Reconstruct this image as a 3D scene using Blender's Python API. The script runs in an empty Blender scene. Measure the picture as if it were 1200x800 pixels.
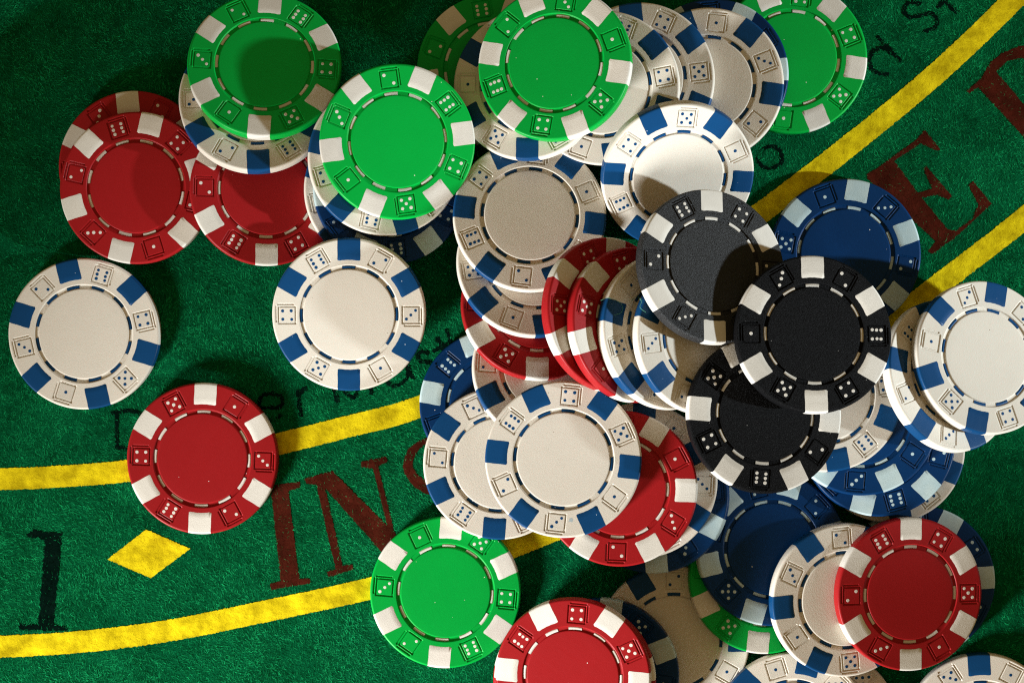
import bpy, math, random
import numpy as np
from mathutils import Vector, Matrix
from mathutils.geometry import tessellate_polygon

random.seed(7)
rng = np.random.default_rng(7)
sc = bpy.context.scene
col = sc.collection
MM = 0.001
CAM_H = 500.0            # mm above the felt
PXMM = 4.51              # photograph pixels per millimetre on the felt

# ------------------------------------------------------------------ camera
cam_d = bpy.data.cameras.new('camera')
cam = bpy.data.objects.new('camera', cam_d)
col.objects.link(cam)
cam.location = (0, 0, CAM_H * MM)
cam_d.sensor_width = 36.0
cam_d.lens = 36.0 * CAM_H / (1200.0 / PXMM)
cam_d.clip_start = 0.01
cam_d.clip_end = 20.0
sc.camera = cam

# ------------------------------------------------------------------ light
world = bpy.data.worlds.new('World')
sc.world = world
world.use_nodes = True
bg = world.node_tree.nodes['Background']
bg.inputs['Color'].default_value = (1.0, 0.70, 0.31, 1)
bg.inputs['Strength'].default_value = 0.26


def lamp(name, loc, aim, power, color, radius, size, blend=1.0):
    d = bpy.data.lights.new(name, 'SPOT')
    d.energy = power
    d.color = color
    d.shadow_soft_size = radius
    d.spot_size = math.radians(size)
    d.spot_blend = blend
    o = bpy.data.objects.new(name, d)
    col.objects.link(o)
    o.location = Vector(loc) * MM
    o.rotation_euler = (Vector(aim) * MM - o.location).to_track_quat('-Z', 'Y').to_euler()
    return o


lamp('lamp_right', (642, -104, 200), (0, 58, 0), 29.0, (0.83, 0.94, 1.0), 0.010, 20)
lamp('lamp_left', (-433, -453, 190), (34, -72, 0), 52.0, (0.97, 1.0, 1.0), 0.058, 42, 1.0)

sc.render.engine = 'CYCLES'
sc.cycles.use_denoising = False
sc.cycles.filter_width = 1.2
sc.cycles.max_bounces = 8
sc.cycles.diffuse_bounces = 4
sc.cycles.caustics_reflective = False
sc.cycles.caustics_refractive = False
sc.view_settings.view_transform = 'Standard'
sc.view_settings.look = 'None'
sc.view_settings.exposure = 0.0
sc.view_settings.gamma = 1.0


# ------------------------------------------------------------------ helpers
def px(x, y, z=0.0):
    """photo pixel on the plane z (mm) -> world mm"""
    k = (CAM_H - z) / CAM_H / PXMM
    return (x - 600.0) * k, (400.0 - y) * k


def new_mat(name):
    m = bpy.data.materials.new(name)
    m.use_nodes = True
    nt = m.node_tree
    b = nt.nodes['Principled BSDF']
    return m, nt, b


def nd(nt, typ, **kw):
    n = nt.nodes.new(typ)
    for k, v in kw.items():
        if k in n.inputs.keys():
            n.inputs[k].default_value = v
        else:
            setattr(n, k, v)
    return n


def ramp(nt, p0, p1, c0=(0, 0, 0, 1), c1=(1, 1, 1, 1)):
    r = nt.nodes.new('ShaderNodeValToRGB')
    e = r.color_ramp.elements
    e[0].position, e[1].position = p0, p1
    e[0].color, e[1].color = c0, c1
    return r


def mix(nt, blend='MIX', fac=0.5):
    m = nt.nodes.new('ShaderNodeMix')
    m.data_type = 'RGBA'
    m.blend_type = blend
    m.inputs[0].default_value = fac
    return m


def c4(c):
    return (c[0], c[1], c[2], 1)


def plastic(name, base, rough=0.42, grain=0.12, speck=(0.75, 0.72, 0.66), speck_amt=1.0, blotch=0.12, blotch_col=None,
            grain_scale=4200.0, sss=0.0, spec=0.13, wave=0.5, scratch=0.0):
    """moulded chip plastic: slight blotches, dust specks, scuffs and a fine grain, offset per chip"""
    m, nt, b = new_mat(name)
    L = nt.links
    tc = nd(nt, 'ShaderNodeTexCoord')
    oi = nd(nt, 'ShaderNodeObjectInfo')
    sc_ = nd(nt, 'ShaderNodeVectorMath', operation='SCALE')
    sc_.inputs[0].default_value = (0.31, 0.17, 0.23)
    L.new(oi.outputs['Random'], sc_.inputs['Scale'])
    ad = nd(nt, 'ShaderNodeVectorMath', operation='ADD')
    L.new(tc.outputs['Object'], ad.inputs[0])
    L.new(sc_.outputs[0], ad.inputs[1])
    vec = ad.outputs[0]
    # blotches
    n1 = nd(nt, 'ShaderNodeTexNoise', Scale=170.0, Detail=4.0, Roughness=0.6)
    L.new(vec, n1.inputs['Vector'])
    r1 = ramp(nt, 0.35, 0.7)
    L.new(n1.outputs[0], r1.inputs[0])
    mx = mix(nt)
    mx.inputs[6].default_value = c4(base)
    bc = blotch_col or tuple(v * 0.72 for v in base)
    mx.inputs[7].default_value = c4(bc)
    f1 = nd(nt, 'ShaderNodeMath', operation='MULTIPLY')
    f1.inputs[1].default_value = blotch
    L.new(r1.outputs[0], f1.inputs[0])
    L.new(f1.outputs[0], mx.inputs[0])
    # value change from chip to chip
    hv = nd(nt, 'ShaderNodeMapRange')
    hv.inputs['To Min'].default_value = 0.92
    hv.inputs['To Max'].default_value = 1.06
    L.new(oi.outputs['Random'], hv.inputs['Value'])
    hs = nd(nt, 'ShaderNodeHueSaturation')
    L.new(hv.outputs[0], hs.inputs['Value'])
    L.new(mx.outputs[2], hs.inputs['Color'])
    # dust specks
    vo = nd(nt, 'ShaderNodeTexVoronoi', Scale=420.0, voronoi_dimensions='2D')
    vo.inputs['Randomness'].default_value = 1.0
    L.new(vec, vo.inputs['Vector'])
    sep = nd(nt, 'ShaderNodeSeparateColor')
    L.new(vo.outputs['Color'], sep.inputs[0])
    gate = nd(nt, 'ShaderNodeMath', operation='GREATER_THAN')
    gate.inputs[1].default_value = 1.0 - 0.045 * speck_amt
    L.new(sep.outputs[0], gate.inputs[0])
    sz = nd(nt, 'ShaderNodeMath', operation='MULTIPLY')
    sz.inputs[1].default_value = 0.055
    L.new(sep.outputs[1], sz.inputs[0])
    near = nd(nt, 'ShaderNodeMath', operation='LESS_THAN')
    L.new(vo.outputs['Distance'], near.inputs[0])
    L.new(sz.outputs[0], near.inputs[1])
    both = nd(nt, 'ShaderNodeMath', operation='MULTIPLY')
    L.new(gate.outputs[0], both.inputs[0])
    L.new(near.outputs[0], both.inputs[1])
    mx2 = mix(nt)
    L.new(both.outputs[0], mx2.inputs[0])
    L.new(hs.outputs[0], mx2.inputs[6])
    mx2.inputs[7].default_value = c4(speck)
    col_out = mx2.outputs[2]
    for rz, thr in ((0.5, 0.735), (2.1, 0.745)):
        mp_ = nd(nt, 'ShaderNodeMapping')
        mp_.inputs['Rotation'].default_value = (0, 0, rz)
        mp_.inputs['Scale'].default_value = (1.0, 0.03, 1.0)
        L.new(vec, mp_.inputs['Vector'])
        ns = nd(nt, 'ShaderNodeTexNoise', Scale=2300.0, Detail=1.0)
        L.new(mp_.outputs[0], ns.inputs['Vector'])
        rs_ = ramp(nt, thr, thr + 0.03)
        L.new(ns.outputs[0], rs_.inputs[0])
        fs = nd(nt, 'ShaderNodeMath', operation='MULTIPLY')
        fs.inputs[1].default_value = scratch
        L.new(rs_.outputs[0], fs.inputs[0])
        ms = mix(nt)
        L.new(fs.outputs[0], ms.inputs[0])
        L.new(col_out, ms.inputs[6])
        ms.inputs[7].default_value = c4(speck)
        col_out = ms.outputs[2]
    L.new(col_out, b.inputs['Base Color'])
    # scuffs change the gloss
    n3 = nd(nt, 'ShaderNodeTexNoise', Scale=900.0, Detail=3.0)
    mp = nd(nt, 'ShaderNodeMapping')
    mp.inputs['Scale'].default_value = (1.0, 0.12, 1.0)
    mp.inputs['Rotation'].default_value = (0, 0, 0.7)
    L.new(vec, mp.inputs['Vector'])
    L.new(mp.outputs[0], n3.inputs['Vector'])
    mr = nd(nt, 'ShaderNodeMapRange')
    mr.inputs['From Min'].default_value = 0.3
    mr.inputs['From Max'].default_value = 0.75
    mr.inputs['To Min'].default_value = rough + 0.02
    mr.inputs['To Max'].default_value = rough - 0.03
    L.new(n3.outputs[0], mr.inputs['Value'])
    L.new(mr.outputs[0], b.inputs['Roughness'])
    b.inputs['Specular IOR Level'].default_value = spec
    if sss:
        b.inputs['Subsurface Weight'].default_value = sss
        b.inputs['Subsurface Radius'].default_value = (0.0012, 0.0005, 0.0004)
        b.inputs['Subsurface Scale'].default_value = 1.0
    # grain
    n2 = nd(nt, 'ShaderNodeTexNoise', Scale=grain_scale, Detail=2.0, Roughness=0.6)
    L.new(vec, n2.inputs['Vector'])
    n4 = nd(nt, 'ShaderNodeTexNoise', Scale=260.0, Detail=2.0)
    L.new(vec, n4.inputs['Vector'])
    sm = nd(nt, 'ShaderNodeMath', operation='MULTIPLY_ADD')
    sm.inputs[1].default_value = wave
    L.new(n4.outputs[0], sm.inputs[0])
    L.new(n2.outputs[0], sm.inputs[2])
    bp = nd(nt, 'ShaderNodeBump')
    bp.inputs['Strength'].default_value = grain
    bp.inputs['Distance'].default_value = 0.00025
    L.new(sm.outputs[0], bp.inputs['Height'])
    L.new(bp.outputs[0], b.inputs['Normal'])
    return m


WHITE = (0.63, 0.575, 0.495)
MAT = {
    'red': plastic('red_plastic', (0.30, 0.009, 0.011), 0.40, 0.10, speck_amt=0.6, sss=0.10),
    'green': plastic('green_plastic', (0.0, 0.34, 0.042), 0.38, 0.08, speck_amt=0.8, sss=0.05),
    'blue': plastic('blue_plastic', (0.001, 0.025, 0.092), 0.38, 0.10, speck_amt=0.8, sss=0.03),
    'black': plastic('black_plastic', (0.0035, 0.0035, 0.004), 0.50, 1.0, speck=(0.25, 0.24, 0.23), speck_amt=0.8,
                     grain_scale=5200.0, spec=0.06, wave=0.0),
    'black_grain': plastic('black_grain_plastic', (0.007, 0.007, 0.008), 0.50, 1.3, speck=(0.25, 0.24, 0.23), speck_amt=0.8,
                           grain_scale=4800.0, spec=0.42, wave=0.0),
    'white': plastic('white_plastic', WHITE, 0.46, 0.19, speck=(0.16, 0.12, 0.08), speck_amt=0.55, blotch=0.10, sss=0.06),
}
INLAY = {
    'cream': plastic('cream_inlay', (0.68, 0.64, 0.575), 0.45, 0.18, speck=(0.25, 0.2, 0.15), speck_amt=0.35, blotch=0.30),
    'blue': plastic('blue_inlay', (0.003, 0.046, 0.140), 0.40, 0.12, speck=(0.45, 0.55, 0.65), speck_amt=1.6, blotch=0.2),
    'pale_blue': plastic('pale_blue_inlay', (0.46, 0.56, 0.56), 0.42, 0.15, speck=(0.3, 0.3, 0.3), speck_amt=0.4,
                         blotch=0.45, blotch_col=(0.25, 0.40, 0.48)),
}
INLAY_OF = {'red': 'cream', 'green': 'cream', 'black': 'cream', 'blue': 'pale_blue', 'white': 'blue'}

# ------------------------------------------------------------------ chip shape (mm)
R, T = 19.5, 3.3
RB = 0.55                                    # rounding of the rim
DIE_R, DIE_H = 15.72, 2.12                   # centre radius and half side of an engraved die
GROOVE = 0.255


def top_profile():
    p = [(11.30, T - 0.06), (11.52, T - 0.07), (11.58, T - 0.12), (11.64, T - 0.36), (11.70, T - 0.42), (11.95, T - 0.42),
         (12.46, T - 0.42), (12.58, T - 0.37), (12.67, T - 0.12), (12.75, T - 0.02), (12.86, T)]
    return p


def groove_depth(x, y):
    """depth of the engraving at local mm coordinates (arrays)"""
    r = np.hypot(x, y)
    ang = np.arctan2(x, y)
    k = np.round(ang / (math.pi / 3))
    a = ang - k * math.pi / 3
    u = r * np.cos(a) - DIE_R
    v = r * np.sin(a)
    w = 0.235

    def prof(d):
        return np.clip(1.0 - (np.abs(d) / w) ** 2.0, 0, 1) ** 0.6
    g = prof(np.maximum(np.abs(u), np.abs(v)) - DIE_H)
    l1 = prof(u - (DIE_H + 0.62)) * ((v > -DIE_H + 0.35) & (v < DIE_H + 0.30))
    l2 = prof(v - (DIE_H + 0.62)) * ((u > -DIE_H + 0.35) & (u < DIE_H + 0.30))
    return GROOVE * np.maximum(g, 0.85 * np.maximum(l1, l2))


def mesh_from(name, verts, faces, smooth=True):
    me = bpy.data.meshes.new(name)
    me.from_pydata([tuple(v) for v in verts], [], [tuple(f) for f in faces])
    me.polygons.foreach_set('use_smooth', [smooth] * len(me.polygons))
    me.update()
    return me


def body_mesh():
    NT = 1260
    prof = [(1.5, T - 0.055), (5.0, T - 0.055), (9.0, T - 0.055)] + top_profile()
    dense = list(np.arange(12.95, 18.93, 0.085))
    prof += [(r, T) for r in dense]
    n_flat0 = len(prof) - len(dense)
    for i in range(0, 7):
        a = i / 6 * math.pi / 2
        prof.append((R - RB + RB * math.sin(a), T - RB + RB * math.cos(a)))
    for i in range(0, 5):
        a = i / 4 * math.pi / 2
        prof.append((R - RB + RB * math.cos(a), RB - RB * math.sin(a)))
    prof.append((9.0, 0.0))
    P = np.array(prof)
    th = np.arange(NT) / NT * 2 * math.pi
    X = P[:, 0][:, None] * np.sin(th)[None]
    Y = P[:, 0][:, None] * np.cos(th)[None]
    Z = np.repeat(P[:, 1][:, None], NT, 1)
    sl = slice(n_flat0, n_flat0 + len(dense))
    Z[sl] -= groove_depth(X[sl], Y[sl])
    V = np.stack([X, Y, Z], -1).reshape(-1, 3)
    n = len(P)
    V = np.vstack([V, [[0, 0, T - 0.055], [0, 0, 0.0]]]) * MM
    ii, jj = np.meshgrid(np.arange(n - 1), np.arange(NT), indexing='ij')
    j2 = (jj + 1) % NT
    F = np.stack([ii * NT + jj, (ii + 1) * NT + jj, (ii + 1) * NT + j2, ii * NT + j2], -1).reshape(-1, 4)
    faces = F.tolist()
    c0, c1 = n * NT, n * NT + 1
    faces += [[c0, j, (j + 1) % NT] for j in range(NT)]
    b0 = (n - 1) * NT
    faces += [[c1, b0 + (j + 1) % NT, b0 + j] for j in range(NT)]
    return mesh_from('chip_body', V, faces)


def spot_mesh(seed):
    """an inlay wrapped from the face over the rim and down the side, a hair proud of the body"""
    r_ = random.Random(seed)
    e = 0.018
    prof = [(13.98, T - 0.01), (14.04, T + e), (15.5, T + e), (17.3, T + e), (18.9, T + e)]
    for i in range(1, 7):
        a = i / 6 * math.pi / 2
        prof.append((R - RB + (RB + e) * math.sin(a), T - RB + (RB + e) * math.cos(a)))
    for i in range(0, 5):
        a = i / 4 * math.pi / 2
        prof.append((R - RB + (RB + e) * math.cos(a), RB - (RB + e) * math.sin(a)))
    NV = 16
    verts, faces = [], []
    hw0, hw1 = 2.86 + r_.uniform(-.06, .06), 2.86 + r_.uniform(-.06, .06)
    ph = r_.uniform(0, 6)
    for i, (r, z) in enumerate(prof):
        t = i / (len(prof) - 1)
        wob = 0.035 * math.sin(ph + 3.1 * i)
        rc = 0.32 if i < 2 else (0.10 if i == 2 else 0.0)
        for j in range(NV + 1):
            s = -1 + 2 * j / NV
            lim = (hw1 if s > 0 else hw0) + wob * (1 if s > 0 else -1)
            v = s * lim
            rr = r
            if i < 2:
                rr = r + 0.28 * max(0.0, abs(s) - 0.86) / 0.14 + 0.02 * math.sin(ph + j * 1.7)
            a = math.asin(max(-1, min(1, v / rr)))
            verts.append((rr * math.sin(a) * MM, rr * math.cos(a) * MM, z * MM))
    w = NV + 1
    for i in range(len(prof) - 1):
        for j in range(NV):
            faces.append((i * w + j, (i + 1) * w + j, (i + 1) * w + j + 1, i * w + j + 1))
    return mesh_from('edge_spot', verts, faces)


def dash_mesh():
    verts, faces = [], []
    rs = [(11.74, T - 0.43), (11.78, T - 0.31), (12.10, T - 0.30), (12.48, T - 0.29), (12.53, T - 0.42)]
    N = 10
    half = math.radians(7.9)
    for r, z in rs:
        for j in range(N + 1):
            a = -half + 2 * half * j / N
            verts.append((r * math.sin(a) * MM, r * math.cos(a) * MM, z * MM))
    w = N + 1
    for i in range(len(rs) - 1):
        for j in range(N):
            faces.append((i * w + j, (i + 1) * w + j, (i + 1) * w + j + 1, i * w + j + 1))
    return mesh_from('ring_dash', verts, faces)


PIPS = {
    1: [(0, 0)], 2: [(-1, 1), (1, -1)], 3: [(-1, -1), (0, 0), (1, 1)], 4: [(-1, -1), (-1, 1), (1, -1), (1, 1)],
    5: [(-1, -1), (-1, 1), (1, -1), (1, 1), (0, 0)], 6: [(-1, -1), (0, -1), (1, -1), (-1, 1), (0, 1), (1, 1)],
}


def die_mesh(n, flip, var):
    """the raised square face of a die with its painted pips (slot 0 body colour, slot 1 pip colour)"""
    verts, faces, mi = [], [], []
    h, e = DIE_H - 0.20, 0.012
    ring = [(-h, -h), (h, -h), (h, h), (-h, h)]
    for s, z in ((1.0, T - 0.02), (0.97, T + e)):
        verts += [(q[0] * s * MM, (DIE_R + q[1] * s) * MM, z * MM) for q in ring]
    for i in range(4):
        faces.append((i, (i + 1) % 4, 4 + (i + 1) % 4, 4 + i))
        mi.append(0)
    faces.append((4, 5, 6, 7))
    mi.append(0)
    d, pr = 1.12, 0.41
    r_ = random.Random(n * 10 + var)
    for (u, v) in PIPS[n]:
        if n == 6:
            u *= 0.98
        if n in (2, 3) and flip:
            v = -v
        cx, cy = v * d, DIE_R + u * d
        cx, cy, pr = cx + r_.uniform(-.07, .07), cy + r_.uniform(-.07, .07), 0.41 + r_.uniform(-.035, .03)
        b = len(verts)
        N = 14
        for rr, zz in ((pr, T + e), (pr * 0.86, T + e + 0.03)):
            for k in range(N):
                a = k / N * 2 * math.pi
                verts.append(((cx + rr * math.cos(a)) * MM, (cy + rr * math.sin(a)) * MM, zz * MM))
        for k in range(N):
            faces.append((b + k, b + (k + 1) % N, b + N + (k + 1) % N, b + N + k))
            mi.append(1)
        faces.append(tuple(b + N + k for k in range(N)))
        mi.append(1)
    me = mesh_from('die_mark', verts, faces, smooth=False)
    me.materials.append(None)
    me.materials.append(None)
    me.polygons.foreach_set('material_index', mi)
    return me


BODY = body_mesh()
BODY.materials.append(None)
SPOTS = [spot_mesh(s) for s in range(4)]
DASH = dash_mesh()
for m_ in SPOTS + [DASH]:
    m_.materials.append(None)
DIE = {(n, f): [die_mesh(n, f, v) for v in range(3)] for n in range(1, 7) for f in (False, True)}
SEQ = {'A': [1, 3, 2, 6, 4, 5], 'B': [1, 5, 4, 6, 2, 3]}     # clockwise from the die that shows one


def set_mat(o, mats):
    for i, m in enumerate(mats):
        o.material_slots[i].link = 'OBJECT'
        o.material_slots[i].material = m


def add(name, me, parent, mats, rz=0.0):
    o = bpy.data.objects.new(name, me)
    col.objects.link(o)
    o.parent = parent
    o.rotation_euler = (0, 0, rz)
    set_mat(o, mats)
    return o


GROUPS = {'red': 'red poker chips', 'green': 'green poker chips', 'blue': 'blue poker chips', 'black': 'black poker chips',
          'white': 'white poker chips'}


def build_chip(colour, face, phi, base, normal, label):
    e = bpy.data.objects.new('poker_chip', None)
    e.empty_display_size = 0.01
    col.objects.link(e)
    n = Vector(normal)
    q = Vector((0, 0, 1)).rotation_difference(n)
    rot = q.to_matrix() @ Matrix.Rotation(-math.radians(phi), 3, 'Z')
    e.matrix_world = Matrix.Translation(Vector(base) * MM) @ rot.to_4x4()
    e['label'] = label
    e['category'] = 'poker chip'
    e['group'] = GROUPS[colour]
    mb = MAT['black_grain' if 'speckled' in label and colour == 'black' else colour]
    mi = INLAY[INLAY_OF[colour]]
    add('body', BODY, e, [mb])
    for k in range(6):
        add('edge_spot', SPOTS[random.randrange(4)], e, [mi], -math.radians(30 + 60 * k + random.uniform(-.7, .7)))
        add('die_mark', random.choice(DIE[(SEQ[face][k], face == 'B')]), e, [mb, mi], -math.radians(60 * k))
    for k in range(12):
        add('ring_dash', DASH, e, [mi], -math.radians(30 * k + random.uniform(-.9, .9)))
    return e


# ------------------------------------------------------------------ the heap: photo position of each chip's top face, bottom chip first
# (x, y, colour, face, clockwise angle of the die showing one, label)
CHIPS = [
    (157, 195, 'red', 'A', 265, 'red chip almost covered by another red chip, at far upper left'),
    (159, 220, 'red', 'A', 163, 'red chip lying on another red chip at far upper left, face fully visible'),
    (313, 222, 'red', 'B', 31, 'red chip half under the white chip of the upper left green stack'),
    (446, 222, 'white', 'A', 77, 'white chip mostly hidden, lowest of the stack under the bright green chip, beside red chip'),
    (457, 220, 'blue', 'B', 354, 'dark blue chip sticking out below the bright green chip and above a lone white chip'),
    (577, 82, 'green', 'A', 170, 'dark shaded green chip at top, peeking out left of the top centre green chip'),
    (928, 68, 'green', 'A', 188, 'green chip at top right, on the felt beside the yellow line'),
    (834, 88, 'blue', 'B', 57, 'blue chip showing only a thin crescent between a white and a green chip, top right'),
    (828, 99, 'white', 'A', 9, 'white chip in shade at top, leaning on a blue chip beside the right green chip'),
    (747, 93, 'white', 'A', 144, 'white chip at top showing a narrow crescent, middle of three fanned whites'),
    (706, 103, 'white', 'A', 200, 'white chip at top with the green chip covering its left half'),
    (580, 474, 'blue', 'A', 130, 'blue chip at centre left touching the yellow line, under white chips'),
    (522, 694, 'green', 'B', 335, 'green chip lying alone on the felt at bottom centre, over the lower yellow line'),
    (585, 543, 'white', 'B', 35, 'white chip overlapping the lone green chip, left under another white chip'),
    (643, 430, 'white', 'A', 153, 'white chip mostly hidden between the leaning red chip and two white chips'),
    (630, 356, 'red', 'A', 271, 'red chip under two white chips at centre, its lower edge showing'),
    (625, 306, 'white', 'B', 200, 'white chip at centre showing its lower crescent above a red chip'),
    (621, 252, 'white', 'A', 67, 'shaded beige white chip at centre with fully visible middle, left of fanned red chips'),
    (300, 115, 'white', 'B', 327, 'white chip directly under the upper left green chip'),
    (310, 75, 'green', 'A', 213, 'green chip at upper left with a round shadow across its middle'),
    (620, 98, 'white', 'A', 271, 'white chip directly under the top centre green chip, lower left edge showing'),
    (452, 186, 'white', 'A', 13, 'white chip directly under the bright green chip left of centre'),
    (466, 166, 'green', 'A', 232, 'bright green chip on top of the stack left of centre'),
    (649, 74, 'green', 'B', 70, 'green chip at top centre, topmost over white chips'),
    (790, 751, 'white', 'B', 120, 'shaded beige white chip at bottom between the red chip and the dark blue chip'),
    (896, 676, 'green', 'A', 277, 'green chip showing only a crescent beneath the dark blue chip at bottom'),
    (905, 643, 'blue', 'A', 287, 'dark shaded blue chip below the lowest black chip'),
    (965, 848, 'white', 'A', 100, 'white chip at the bottom edge, barely showing under the white chip with a red one'),
    (930, 853, 'white', 'A', 343, 'white chip at the bottom edge below the green crescent'),
    (764, 581, 'blue', 'A', 86, 'lowest blue chip under the red and white chips at lower centre'),
    (750, 563, 'white', 'A', 33, 'white chip showing a crescent right of the lower centre red chip'),
    (726, 572, 'red', 'A', 62, 'red chip at lower centre, half under a white chip'),
    (660, 538, 'white', 'A', 126, 'white chip with fully visible face at lower centre, lying over red and white chips'),
    (1078, 681, 'blue', 'A', 177, 'blue chip behind the red chip at lower right, resting on felt'),
    (1042, 523, 'white', 'A', 202, 'white chip lowest of the right heap, showing beneath two blue chips'),
    (1030, 515, 'blue', 'A', 345, 'lower of two overlapping bright blue chips at right'),
    (1009, 490, 'blue', 'A', 125, 'upper of two overlapping bright blue chips at right'),
    (991, 298, 'blue', 'A', 340, 'blue chip at right beside the red letter E'),
    (967, 462, 'white', 'B', 321, 'white chip beneath two black chips, its lower right part showing'),
    (795, 208, 'white', 'A', 64, 'brightest white chip, above the speckled black chip'),
    (1115, 439, 'white', 'A', 130, 'lower white chip of the pair at the right edge'),
    (1157, 418, 'white', 'A', 283, 'upper white chip of the pair at the right edge, face fully visible'),
    (719, 368, 'red', 'B', 215, 'left one of the two red chips leaning in a fan at centre'),
    (748, 380, 'red', 'B', 224, 'right one of the two red chips leaning in a fan at centre'),
    (786, 388, 'white', 'A', 315, 'left one of the two white chips leaning in a fan beside the red fan'),
    (830, 394, 'white', 'B', 323, 'right one of the two white chips in the fan, under the speckled black chip'),
    (836, 311, 'black', 'A', 152, 'speckled grey black chip with a shadow on its lower right, leftmost upper black chip'),
    (897, 485, 'black', 'A', 5, 'lowest of the three black chips, above the dark blue chip'),
    (954, 391, 'black', 'A', 270, 'topmost black chip, overlapping the other two black chips'),
    (706, 790, 'blue', 'A', 97, 'navy chip showing a dark crescent right of the bottom red chip'),
    (666, 800, 'red', 'A', 20, 'unseen red chip added lowest in the bottom stack to lengthen its shadow'),  # added, never in view: lifts the red stack so it shades its neighbours
    (668, 798, 'red', 'B', 70, 'unseen red chip added second in the bottom stack to lengthen its shadow'),  # also an unseen addition, more stack height for a longer shadow
    (677, 796, 'red', 'A', 110, 'red chip directly under the bottom red chip, only a sliver of rim showing'),
    (671, 792, 'red', 'A', 124, 'bright red chip cut off by the bottom edge of the picture'),
    (991, 703, 'white', 'A', 235, 'white chip at lower right under the left side of a red chip'),
    (1067, 696, 'red', 'A', 150, 'red chip at lower right with fully visible face, on white and blue chips'),
    (1152, 854, 'white', 'A', 27, 'white chip cut off by the bottom right corner'),
    (98, 391, 'white', 'A', 197, 'white chip lying alone on the felt at far left'),
    (237, 537, 'red', 'A', 32, 'red chip lying alone on the felt, over the upper yellow line'),
    (409, 369, 'white', 'B', 150, 'white chip with fully visible face left of centre, upper edge on blue chip'),
    ]

# chips that lean, held by friction and by chips hidden below them: seen tilt of the face (x, y of its normal)
LEAN = {(409, 369): (0.02, -0.13), (300, 115): (0.08, 0.25), (310, 75): (0.08, 0.25), (621, 252): (0.05, 0.15), (719, 368): (0.52, 0.12), (748, 380): (0.52, 0.10), (786, 388): (0.47, 0.10), (830, 394): (0.38, 0.06), (836, 311): (0.32, 0.20), (897, 485): (0.16, 0.08), (954, 391): (0.10, 0.14), (1115, 439): (0.46, 0.22), (1157, 418): (0.27, 0.17)}

# resting heights: each chip is laid on the height field of everything below it, at the lowest stable tilt
GRES = 0.5
GX0, GY0 = -230.0, -190.0
NX, NY = int(460 / GRES), int(380 / GRES)
H = np.full((NX, NY), 0.12)


def settle(x, y, lean=None):
    i0, i1 = int((x - R - GX0) / GRES) - 1, int((x + R - GX0) / GRES) + 2
    j0, j1 = int((y - R - GY0) / GRES) - 1, int((y + R - GY0) / GRES) + 2
    gx = GX0 + (np.arange(i0, i1) + 0.5) * GRES - x
    gy = GY0 + (np.arange(j0, j1) + 0.5) * GRES - y
    U, V = np.meshgrid(gx, gy, indexing='ij')
    h = H[i0:i1, j0:j1]
    m = U ** 2 + V ** 2 < (R - (0.15 if lean is None else 1.3)) ** 2
    P = np.stack([np.ones(m.sum()), U[m], V[m]], 0)
    hs = h[m] + rng.uniform(0, 1e-4, m.sum())
    if lean is not None:
        nz = math.sqrt(1 - lean[0] ** 2 - lean[1] ** 2)
        c = np.array([0.0, -lean[0] / nz, -lean[1] / nz])
        c[0] = (hs - c @ P).max()
        return c, None
    B = []
    for a in (90, 210, 330):
        d = (P[1] - 19 * math.cos(math.radians(a))) ** 2 + (P[2] - 19 * math.sin(math.radians(a))) ** 2
        B.append(int(np.argmin(d)))
    for _ in range(300):
        M = P[:, B]
        c = np.linalg.solve(M.T, hs[B])
        viol = hs - c @ P
        k = int(np.argmax(viol))
        if viol[k] < 1e-5:
            break
        lam = np.linalg.solve(M, np.array([1.0, 0, 0]))
        mu = np.linalg.solve(M, P[:, k])
        ok = mu > 1e-9
        ratio = np.where(ok, lam / np.where(ok, mu, 1), 1e9)
        B[int(np.argmin(ratio))] = k
    return c, (i0, i1, j0, j1)


def pose(xp, yp):
    n = np.array([0, 0, 1.0])
    z = 0.0
    for _ in range(5):
        wx, wy = px(xp, yp, z + T)
        x, y = wx - n[0] * T, wy - n[1] * T
        c, _b = settle(x, y, LEAN.get((xp, yp)))
        n = np.array([-c[1], -c[2], 1.0])
        n /= np.linalg.norm(n)
        z = c[0] + T * n[2] - T
    base = np.array([x, y, c[0]])
    # raise the height field
    tx, ty = base[:2] + n[:2] * T
    i0, i1 = int((x - R - 3 - GX0) / GRES), int((x + R + 3 - GX0) / GRES)
    j0, j1 = int((y - R - 3 - GY0) / GRES), int((y + R + 3 - GY0) / GRES)
    gx = GX0 + (np.arange(i0, i1) + 0.5) * GRES
    gy = GY0 + (np.arange(j0, j1) + 0.5) * GRES
    U, V = np.meshgrid(gx, gy, indexing='ij')
    ztop = base[2] + c[1] * (U - x) + c[2] * (V - y) + T / n[2]
    a = (U - tx) ** 2 + (V - ty) ** 2
    rr = np.sqrt(a)
    ztop = ztop - np.clip(rr - (R - 0.4), 0, 0.4) * 0.6
    m = rr < R
    sub = H[i0:i1, j0:j1]
    sub[m] = np.maximum(sub[m], ztop[m] + 0.02)
    return base, n


def ink_smudge(chip):
    """a small smear of blue beside one inlay"""
    a = math.radians(46.5)
    v, f = [], []
    for i, (du, dv) in enumerate([(-.45, -.2), (-.1, -.5), (.35, -.35), (.5, .1), (.75, .35), (.2, .42), (-.1, .7), (-.4, .3)]):
        r, t = 15.1 + dv, a + du / 15.1
        v.append((r * math.sin(t) * MM, r * math.cos(t) * MM, (T + 0.012) * MM))
    o = bpy.data.objects.new('ink_smudge', mesh_from('ink_smudge', v, [tuple(range(8))], False))
    m, nt, b = new_mat('smudge_ink')
    b.inputs['Base Color'].default_value = (0.34, 0.40, 0.42, 1)
    o.data.materials.append(m)
    col.objects.link(o)
    o.parent = chip


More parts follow.
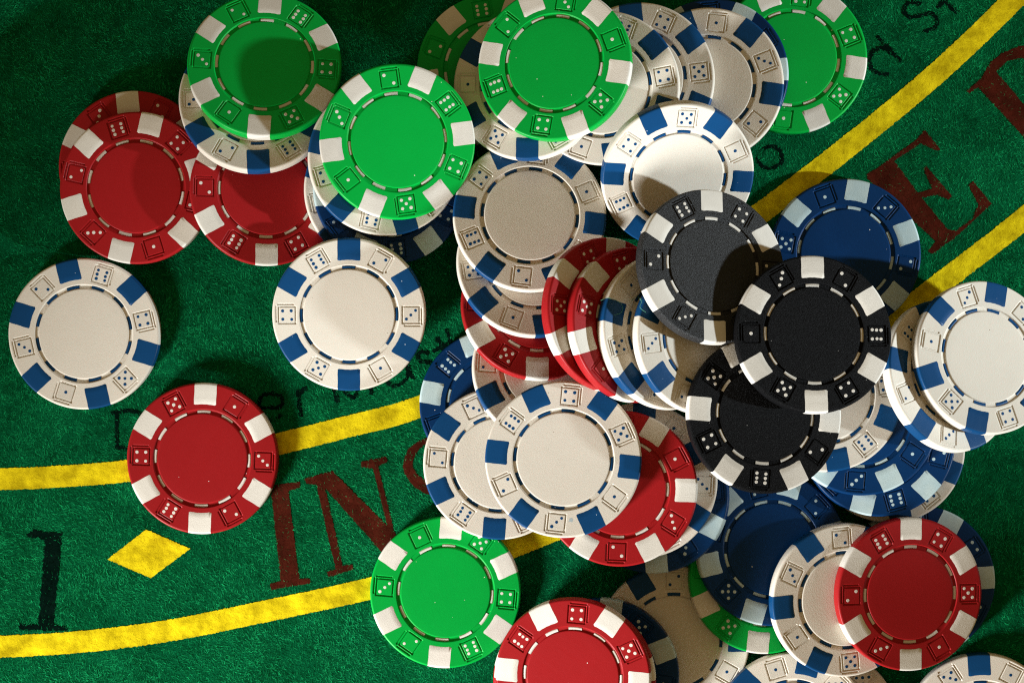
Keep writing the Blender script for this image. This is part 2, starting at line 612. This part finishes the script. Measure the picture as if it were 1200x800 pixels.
POSES = []
for (xp, yp, colour, face, phi, label) in CHIPS:
    base, n = pose(xp, yp)
    POSES.append((base, n))
    chip = build_chip(colour, face, phi, base, n, label)
    if (xp, yp) == (660, 538):
        ink_smudge(chip)
    print('%4d %4d %-6s z=%5.1f tilt=%4.1f  n=(%.2f %.2f)' % (xp, yp, colour, base[2], math.degrees(math.acos(n[2])), n[0], n[1]))


# ------------------------------------------------------------------ felt and its print
def cloth_relief(nt, b, fine=None, strength=0.8, dist=0.0006):
    L = nt.links
    g = nd(nt, 'ShaderNodeNewGeometry')
    n = nd(nt, 'ShaderNodeTexNoise', Scale=75.0, Detail=3.0, Roughness=0.55)
    L.new(g.outputs['Position'], n.inputs['Vector'])
    bp = nd(nt, 'ShaderNodeBump')
    bp.inputs['Strength'].default_value = 1.0
    bp.inputs['Distance'].default_value = 0.0010
    L.new(n.outputs[0], bp.inputs['Height'])
    out = bp
    if fine is not None:
        b2 = nd(nt, 'ShaderNodeBump')
        b2.inputs['Strength'].default_value = strength
        b2.inputs['Distance'].default_value = dist
        L.new(fine, b2.inputs['Height'])
        L.new(bp.outputs[0], b2.inputs['Normal'])
        out = b2
    L.new(out.outputs[0], b.inputs['Normal'])


def felt_mat(name, dark, light, rough=0.95, fleck=0.5):
    m, nt, b = new_mat(name)
    L = nt.links
    tc = nd(nt, 'ShaderNodeTexCoord')
    n1 = nd(nt, 'ShaderNodeTexNoise', Scale=120.0, Detail=6.0, Roughness=0.7)
    L.new(tc.outputs['Object'], n1.inputs['Vector'])
    n2 = nd(nt, 'ShaderNodeTexNoise', Scale=1100.0, Detail=4.0, Roughness=0.7, Distortion=1.2)
    L.new(tc.outputs['Object'], n2.inputs['Vector'])
    mm = nd(nt, 'ShaderNodeMath', operation='MULTIPLY_ADD')
    mm.inputs[1].default_value = fleck
    L.new(n2.outputs[0], mm.inputs[0])
    L.new(n1.outputs[0], mm.inputs[2])
    r = ramp(nt, 0.45, 1.1, c4(dark), c4(light))
    L.new(mm.outputs[0], r.inputs[0])
    L.new(r.outputs[0], b.inputs['Base Color'])
    b.inputs['Roughness'].default_value = rough
    b.inputs['Specular IOR Level'].default_value = 0.0
    cloth_relief(nt, b, n2.outputs[0], 0.8, 0.0006)
    return m


def fibre_mat(name, dark, light):
    m, nt, b = new_mat(name)
    L = nt.links
    at = nd(nt, 'ShaderNodeAttribute')
    at.attribute_name = 'shade'
    r = ramp(nt, 0.0, 1.0, c4(dark), c4(light))
    L.new(at.outputs['Fac'], r.inputs[0])
    L.new(r.outputs[0], b.inputs['Base Color'])
    b.inputs['Roughness'].default_value = 0.7
    b.inputs['Specular IOR Level'].default_value = 0.0
    cloth_relief(nt, b)
    return m


def print_mat(name, a, b_, rough=0.8, wear=(0.0, 0.06, 0.035), lo=0.62, hi=0.72, spec=0.2, sc1=700.0):
    m, nt, b = new_mat(name)
    L = nt.links
    tc = nd(nt, 'ShaderNodeTexCoord')
    n1 = nd(nt, 'ShaderNodeTexNoise', Scale=190.0, Detail=4.0, Roughness=0.6)
    L.new(tc.outputs['Object'], n1.inputs['Vector'])
    r = ramp(nt, 0.36, 0.62, c4(a), c4(b_))
    L.new(n1.outputs[0], r.inputs[0])
    n2 = nd(nt, 'ShaderNodeTexNoise', Scale=sc1, Detail=5.0, Roughness=0.75, Distortion=1.0)
    L.new(tc.outputs['Object'], n2.inputs['Vector'])
    r2 = ramp(nt, lo, hi)
    L.new(n2.outputs[0], r2.inputs[0])
    mx = mix(nt)
    L.new(r2.outputs[0], mx.inputs[0])
    L.new(r.outputs[0], mx.inputs[6])
    mx.inputs[7].default_value = c4(wear)
    L.new(mx.outputs[2], b.inputs['Base Color'])
    b.inputs['Roughness'].default_value = rough
    b.inputs['Specular IOR Level'].default_value = spec
    cloth_relief(nt, b, n2.outputs[0], 0.7, 0.0002)
    return m


FELT = felt_mat('green_felt', (0.001, 0.028, 0.009), (0.002, 0.105, 0.036))
YELLOW = print_mat('yellow_print', (0.46, 0.34, 0.005), (0.80, 0.62, 0.010), lo=0.56, hi=0.78, wear=(0.18, 0.14, 0.004), spec=0.0, sc1=1500.0)
REDINK = print_mat('red_print', (0.038, 0.007, 0.004), (0.065, 0.011, 0.006), lo=0.58, hi=0.72, wear=(0.020, 0.016, 0.006), spec=0.0)
BLACKINK = print_mat('black_print', (0.001, 0.006, 0.004), (0.002, 0.009, 0.006), lo=0.62, hi=0.8, wear=(0.0, 0.012, 0.006), spec=0.0)

felt = bpy.data.objects.new('table_felt', mesh_from('table_felt', [(-.45, -.35, 0), (.45, -.35, 0), (.45, .35, 0), (-.45, .35, 0)], [(0, 1, 2, 3)]))
felt.data.materials.append(FELT)
felt['kind'] = 'structure'
felt['label'] = 'green felt gaming table cover with printed lines and letters'
col.objects.link(felt)

POLYS = []           # (world mm polygon, kind) for the pile


def densify(pts, step=0.30, jit=0.10, closed=True):
    out = []
    n = len(pts)
    for i in range(n if closed else n - 1):
        a, b = np.array(pts[i]), np.array(pts[(i + 1) % n])
        k = max(1, int(np.hypot(*(b - a)) / step))
        for t in range(k):
            out.append(a + (b - a) * t / k)
    out = np.array(out)
    return out + rng.normal(0, jit, out.shape)


def printed(name, ppx, mat, kind, z, jit=0.07):
    """one printed mark; overlapping strokes of a letter lie a few microns apart"""
    strokes = ppx if isinstance(ppx[0], list) else [ppx]
    V, F = [], []
    for k, st in enumerate(strokes):
        w = densify([px(*p) for p in st], jit=jit)
        F += [tuple(i + len(V) for i in t) for t in tessellate_polygon([[Vector((a, b, 0)) for a, b in w]])]
        V += [(a * MM, b * MM, 0.004 * k * MM) for a, b in w]
        POLYS.append((w, kind))
    me = mesh_from(name, V, F, smooth=False)
    me.materials.append(mat)
    o = bpy.data.objects.new(name, me)
    o.location.z = z * MM
    o.parent = felt
    col.objects.link(o)
    return o


def spline(pts, n=14):
    P = [np.array(p, float) for p in pts]
    P = [2 * P[0] - P[1]] + P + [2 * P[-1] - P[-2]]
    out = []
    for i in range(1, len(P) - 2):
        for k in range(n):
            t = k / n
            a, b, c, d = P[i - 1:i + 3]
            out.append(0.5 * (2 * b + (c - a) * t + (2 * a - 5 * b + 4 * c - d) * t * t + (3 * b - a - 3 * c + d) * t ** 3))
    out.append(P[-2])
    return np.array(out)


def stroke(pts, width, n=10):
    """outline (px) of a stroke; width is one number or one per control point"""
    c = spline(pts, n) if len(pts) > 2 else np.array(pts, float)
    if np.isscalar(width):
        w = np.full(len(c), float(width))
    else:
        w = np.interp(np.linspace(0, 1, len(c)), np.linspace(0, 1, len(width)), width)
    d = np.gradient(c, axis=0)
    d /= np.maximum(np.hypot(d[:, 0], d[:, 1]), 1e-6)[:, None]
    nrm = np.stack([-d[:, 1], d[:, 0]], 1) * (w / 2)[:, None]
    return [tuple(p) for p in np.vstack([c + nrm, (c - nrm)[::-1]])]


upper_line = [(-90, 559), (0, 561), (70, 558), (145, 552), (240, 539), (330, 519), (410, 499), (490, 477), (640, 415), (780, 330), (910, 236), (1000, 167), (1100, 84), (1190, -2), (1260, -75)]
lower_line = [(-90, 757), (0, 757), (100, 751), (200, 738), (300, 718), (430, 690), (520, 665), (620, 633), (780, 560), (940, 455), (1085, 345), (1140, 303), (1200, 256), (1300, 170)]
printed('printed_line', stroke(upper_line, 25.5), YELLOW, 'yellow', 0.10)
printed('printed_line', stroke(lower_line, 25.5), YELLOW, 'yellow', 0.10)
printed('printed_diamond', [(126, 655), (171, 620), (223, 642.5), (177, 677)], YELLOW, 'yellow', 0.10)


def crop(pts, ox, oy, s=4.0):
    return [(ox + x / s, oy + y / s) for x, y in pts]


# large red serif letters between the two lines
I_ = crop([(272, 150), (290, 112), (405, 96), (408, 122), (352, 140), (402, 552), (452, 549), (456, 572), (272, 602), (266, 576), (316, 562)], 250, 540)
printed('printed_letter', I_, REDINK, 'red', 0.09)
N_ = [crop(q, 250, 540) for q in (
    [(428, 82), (525, 56), (522, 118), (606, 490), (652, 484), (656, 506), (540, 544), (534, 518), (574, 508), (482, 108), (436, 106)],
    [(516, 58), (560, 47), (585, 74), (915, 400), (905, 565), (860, 505), (512, 112)],
    [(748, 32), (695, 28), (692, 4), (810, -22), (816, 2), (772, 24), (900, 540), (874, 538)])]
printed('printed_letter', N_, REDINK, 'red', 0.09)
printed('printed_letter', stroke([(515, 512), (496, 518), (483, 529), (478, 545), (484, 559), (497, 569), (516, 577), (532, 590), (535, 606), (522, 620)], [5, 7, 10, 11, 12, 14, 16, 16, 12, 6]), REDINK, 'red', 0.09)
E_ = crop([(470, 122), (462, 98), (512, 68), (700, -68), (736, -112), (806, -20), (795, -12), (715, -48), (592, 34), (700, 184), (770, 165), (728, 70), (742, 60), (862, 200), (846, 216), (792, 192), (720, 208), (842, 356), (880, 362), (960, 305), (986, 240), (940, 148), (962, 130), (1048, 236), (868, 402), (848, 412), (774, 470), (750, 458), (786, 410)], 900, 180)
printed('printed_letter', E_, REDINK, 'red', 0.09)
printed('printed_letter', [(1133, 107), (1150, 92), (1160, 74), (1175, 62), (1196, 54), (1230, 56), (1250, 80), (1240, 110), (1215, 112), (1232, 84), (1222, 72), (1196, 68), (1180, 72), (1167, 84), (1240, 170), (1255, 170), (1225, 200), (1222, 185), (1146, 102), (1136, 110)], REDINK, 'red', 0.09)
# the black figure and the small black sentence
one = crop([(124, 104), (158, 78), (215, 92), (292, 94), (252, 522), (320, 540), (316, 556), (84, 548), (90, 524), (180, 526), (210, 128), (132, 116)], 0, 600)
printed('printed_figure', one, BLACKINK, 'black', 0.09, 0.16)
SMALL = [
    [(130, 484), (150, 481), (168, 486), (178, 500), (172, 516), (156, 524), (133, 524)], [(137, 482), (137, 524)],          # D
    [(304, 478), (328, 476), (330, 466), (320, 461), (307, 464), (303, 477), (309, 489), (322, 491), (330, 486)],            # e
    [(348, 456), (353, 488)], [(350, 466), (354, 457), (360, 455)],                                                          # r
    [(385, 438), (396, 472)], [(388, 438), (414, 466), (421, 436)], [(429, 434), (436, 462)],                                # M
    [(448, 436), (456, 450), (468, 451), (478, 440), (476, 424)], [(476, 424), (484, 444)],                                  # u
    [(503, 414), (494, 412), (489, 418), (495, 424), (503, 424), (507, 431), (500, 437)],                                    # s
    [(512, 395), (526, 422)], [(507, 412), (524, 403)], [(523, 386), (530, 408)],                                            # t
    [(889, 186), (896, 174), (908, 172), (916, 180), (914, 192), (904, 197), (893, 195), (889, 186), (896, 174)],                        # o
    [(1027, 42), (1056, 72)], [(1046, 62), (1034, 57), (1022, 62), (1020, 76), (1028, 86), (1042, 87)],                      # d
    [(1080, 5), (1066, 3), (1060, 10), (1064, 20), (1078, 19), (1091, 16), (1098, 24), (1095, 33), (1082, 38)],              # s
    [(1096, -8), (1122, 16)], [(1098, 10), (1116, -8)],                                                                     # t
]
for i, s in enumerate(SMALL):
    printed('printed_small_letter', stroke(s, 4.4), BLACKINK, 'small', 0.085 + 0.004 * (i % 3), 0.14)


def inside(poly, x, y):
    m = np.zeros(len(x), bool)
    bx0, by0 = poly.min(0)
    bx1, by1 = poly.max(0)
    k = np.where((x > bx0) & (x < bx1) & (y > by0) & (y < by1))[0]
    if not len(k):
        return m
    X, Y = x[k], y[k]
    c = np.zeros(len(k), bool)
    a, b = poly, np.roll(poly, -1, 0)
    for (x0, y0), (x1, y1) in zip(a, b):
        if y0 == y1:
            continue
        s = ((y0 > Y) != (y1 > Y)) & (X < (x1 - x0) * (Y - y0) / (y1 - y0) + x0)
        c ^= s
    m[k] = c
    return m


# the pile: fine crimped fibres lying in all directions
def vnoise(x, y, cell, seed):
    g = np.random.default_rng(seed).random((400, 400))
    u, v = x / cell + 150.3, y / cell + 150.7
    i, j = np.floor(u).astype(int), np.floor(v).astype(int)
    a, b = u - i, v - j
    a, b = a * a * (3 - 2 * a), b * b * (3 - 2 * b)
    i, j = i % 399, j % 399
    return (g[i, j] * (1 - a) + g[i + 1, j] * a) * (1 - b) + (g[i, j + 1] * (1 - a) + g[i + 1, j + 1] * a) * b


NF = 420000
fx = rng.uniform(-142, 142, NF)
fy = rng.uniform(-97, 97, NF)
swirl = 2.6 * (vnoise(fx, fy, 14.0, 3) - 0.5) + 2.0 * (vnoise(fx, fy, 4.0, 4) - 0.5)
ang = 2.2 + swirl + rng.normal(0, 0.6, NF)
ln = rng.uniform(0.35, 1.1, NF)
kind = np.zeros(NF, int)
mx_, my_ = fx + np.cos(ang) * ln * 0.5, fy + np.sin(ang) * ln * 0.5
for poly, kd in POLYS:
    kind[inside(poly, mx_, my_)] = {'yellow': 1, 'red': 2, 'black': 3, 'small': 4}[kd]
keep = np.ones(NF, bool)
u = rng.random(NF)
keep[(kind == 1) & (u > 0.05)] = False
back = ((kind == 2) & (u < 0.10)) | ((kind == 3) & (u < 0.10)) | ((kind == 4) & (u < 0.34))      # a few unprinted fibres over the ink
kind[back] = 0
kind[kind == 4] = 3
fx, fy, kind, ang, ln = fx[keep], fy[keep], kind[keep], ang[keep], ln[keep]
n = len(fx)
ln[kind == 1] *= 0.3
wd = rng.uniform(0.025, 0.06, n)
hz = rng.uniform(0.06, 0.28, n)
hz[rng.random(n) < 0.03] += 0.25
bend = rng.normal(0, 0.7, n)
K = 3
V = np.zeros((n, K, 2, 3))
cx_, cy_ = fx.copy(), fy.copy()
for k in range(K):
    t = k / (K - 1)
    a = ang + bend * (t - 0.5)
    zz = 0.03 + hz * np.sin(math.pi * (0.12 + 0.8 * t)) * (0.6 + 0.4 * np.cos(7 * bend + 3 * t))
    w = wd * (1.0 - 0.5 * abs(t - 0.4))
    V[:, k, 0] = np.stack([cx_ - np.sin(a) * w / 2, cy_ + np.cos(a) * w / 2, zz], -1)
    V[:, k, 1] = np.stack([cx_ + np.sin(a) * w / 2, cy_ - np.cos(a) * w / 2, zz + w * 0.5 * np.sin(bend * 9)], -1)
    cx_ = cx_ + np.cos(a) * ln / (K - 1)
    cy_ = cy_ + np.sin(a) * ln / (K - 1)
V = V.reshape(-1, 3) * MM
base_i = (np.arange(n) * K * 2)[:, None, None]
F = base_i + (np.arange(K - 1) * 2)[None, :, None] + np.array([0, 1, 3, 2])[None, None, :]
F = F.reshape(-1, 4)
me = bpy.data.meshes.new('felt_pile')
me.vertices.add(len(V))
me.vertices.foreach_set('co', V.ravel())
me.loops.add(F.size)
me.loops.foreach_set('vertex_index', F.ravel().astype(np.int32))
me.polygons.add(len(F))
me.polygons.foreach_set('loop_start', np.arange(0, F.size, 4, dtype=np.int32))
me.polygons.foreach_set('loop_total', np.full(len(F), 4, dtype=np.int32))
me.polygons.foreach_set('material_index', np.repeat(kind, K - 1).astype(np.int32))
me.update()
sh = me.attributes.new('shade', 'FLOAT', 'POINT')
clump = 0.06 + 0.30 * vnoise(fx, fy, 0.8, 5) + 0.36 * vnoise(fx, fy, 2.6, 6) + 0.36 * vnoise(fx, fy, 13.0, 8)
val = np.clip((clump - 0.30) * 1.05 + rng.random(n) ** 5 * 0.75, 0, 1)
sh.data.foreach_set('value', np.repeat(val, K * 2).astype(np.float32))
me.validate()
for mt in (fibre_mat('green_fibre', (0.001, 0.046, 0.014), (0.016, 0.52, 0.165)), fibre_mat('yellow_fibre', (0.5, 0.33, 0.003), (0.8, 0.6, 0.01)),
           fibre_mat('red_fibre', (0.030, 0.008, 0.004), (0.088, 0.024, 0.011)), fibre_mat('black_fibre', (0.0006, 0.003, 0.002), (0.002, 0.008, 0.005))):
    me.materials.append(mt)
pile = bpy.data.objects.new('felt_pile', me)
pile['kind'] = 'stuff'
pile['label'] = 'short green fuzzy pile of the felt table cover'
pile['category'] = 'felt'
col.objects.link(pile)


# ------------------------------------------------------------------ lint caught on the leaning white chips
def height(x, y):
    return float(H[int((x - GX0) / GRES), int((y - GY0) / GRES)])


def lint(pts, label):
    P = spline(pts, 10)
    w = []
    for i, (a, b) in enumerate(P):
        z = 20.0
        for _ in range(4):
            x, y = px(a, b, z)
            z = height(x, y)
        w.append(Vector((x, y, z + 0.10 + 0.12 * abs(math.sin(i * 0.9)))))
    verts, faces = [], []
    for i, p in enumerate(w):
        d = (w[min(i + 1, len(w) - 1)] - w[max(i - 1, 0)]).normalized()
        s_ = d.cross(Vector((0, 0, 1))).normalized()
        u_ = s_.cross(d)
        for k in range(4):
            t = k * math.pi / 2
            verts.append(tuple((p + (s_ * math.cos(t) + u_ * math.sin(t)) * 0.045) * MM))
    for i in range(len(w) - 1):
        for k in range(4):
            faces.append((i * 4 + k, i * 4 + (k + 1) % 4, (i + 1) * 4 + (k + 1) % 4, (i + 1) * 4 + k))
    o = bpy.data.objects.new('lint_thread', mesh_from('lint_thread', verts, faces))
    m, nt, b = new_mat('lint')
    b.inputs['Base Color'].default_value = (0.10, 0.36, 0.24, 1)
    b.inputs['Roughness'].default_value = 0.8
    o.data.materials.append(m)
    o['label'] = label
    o['category'] = 'lint'
    o['group'] = 'lint on the white fan'
    col.objects.link(o)


lint([(704, 352), (712, 349), (722, 352), (729, 358), (728, 366), (720, 369)], 'curled green lint thread on the left white chip of the fan')
lint([(740, 352), (746, 347), (752, 352), (750, 360), (757, 366)], 'curled green lint thread on the right white chip of the fan')
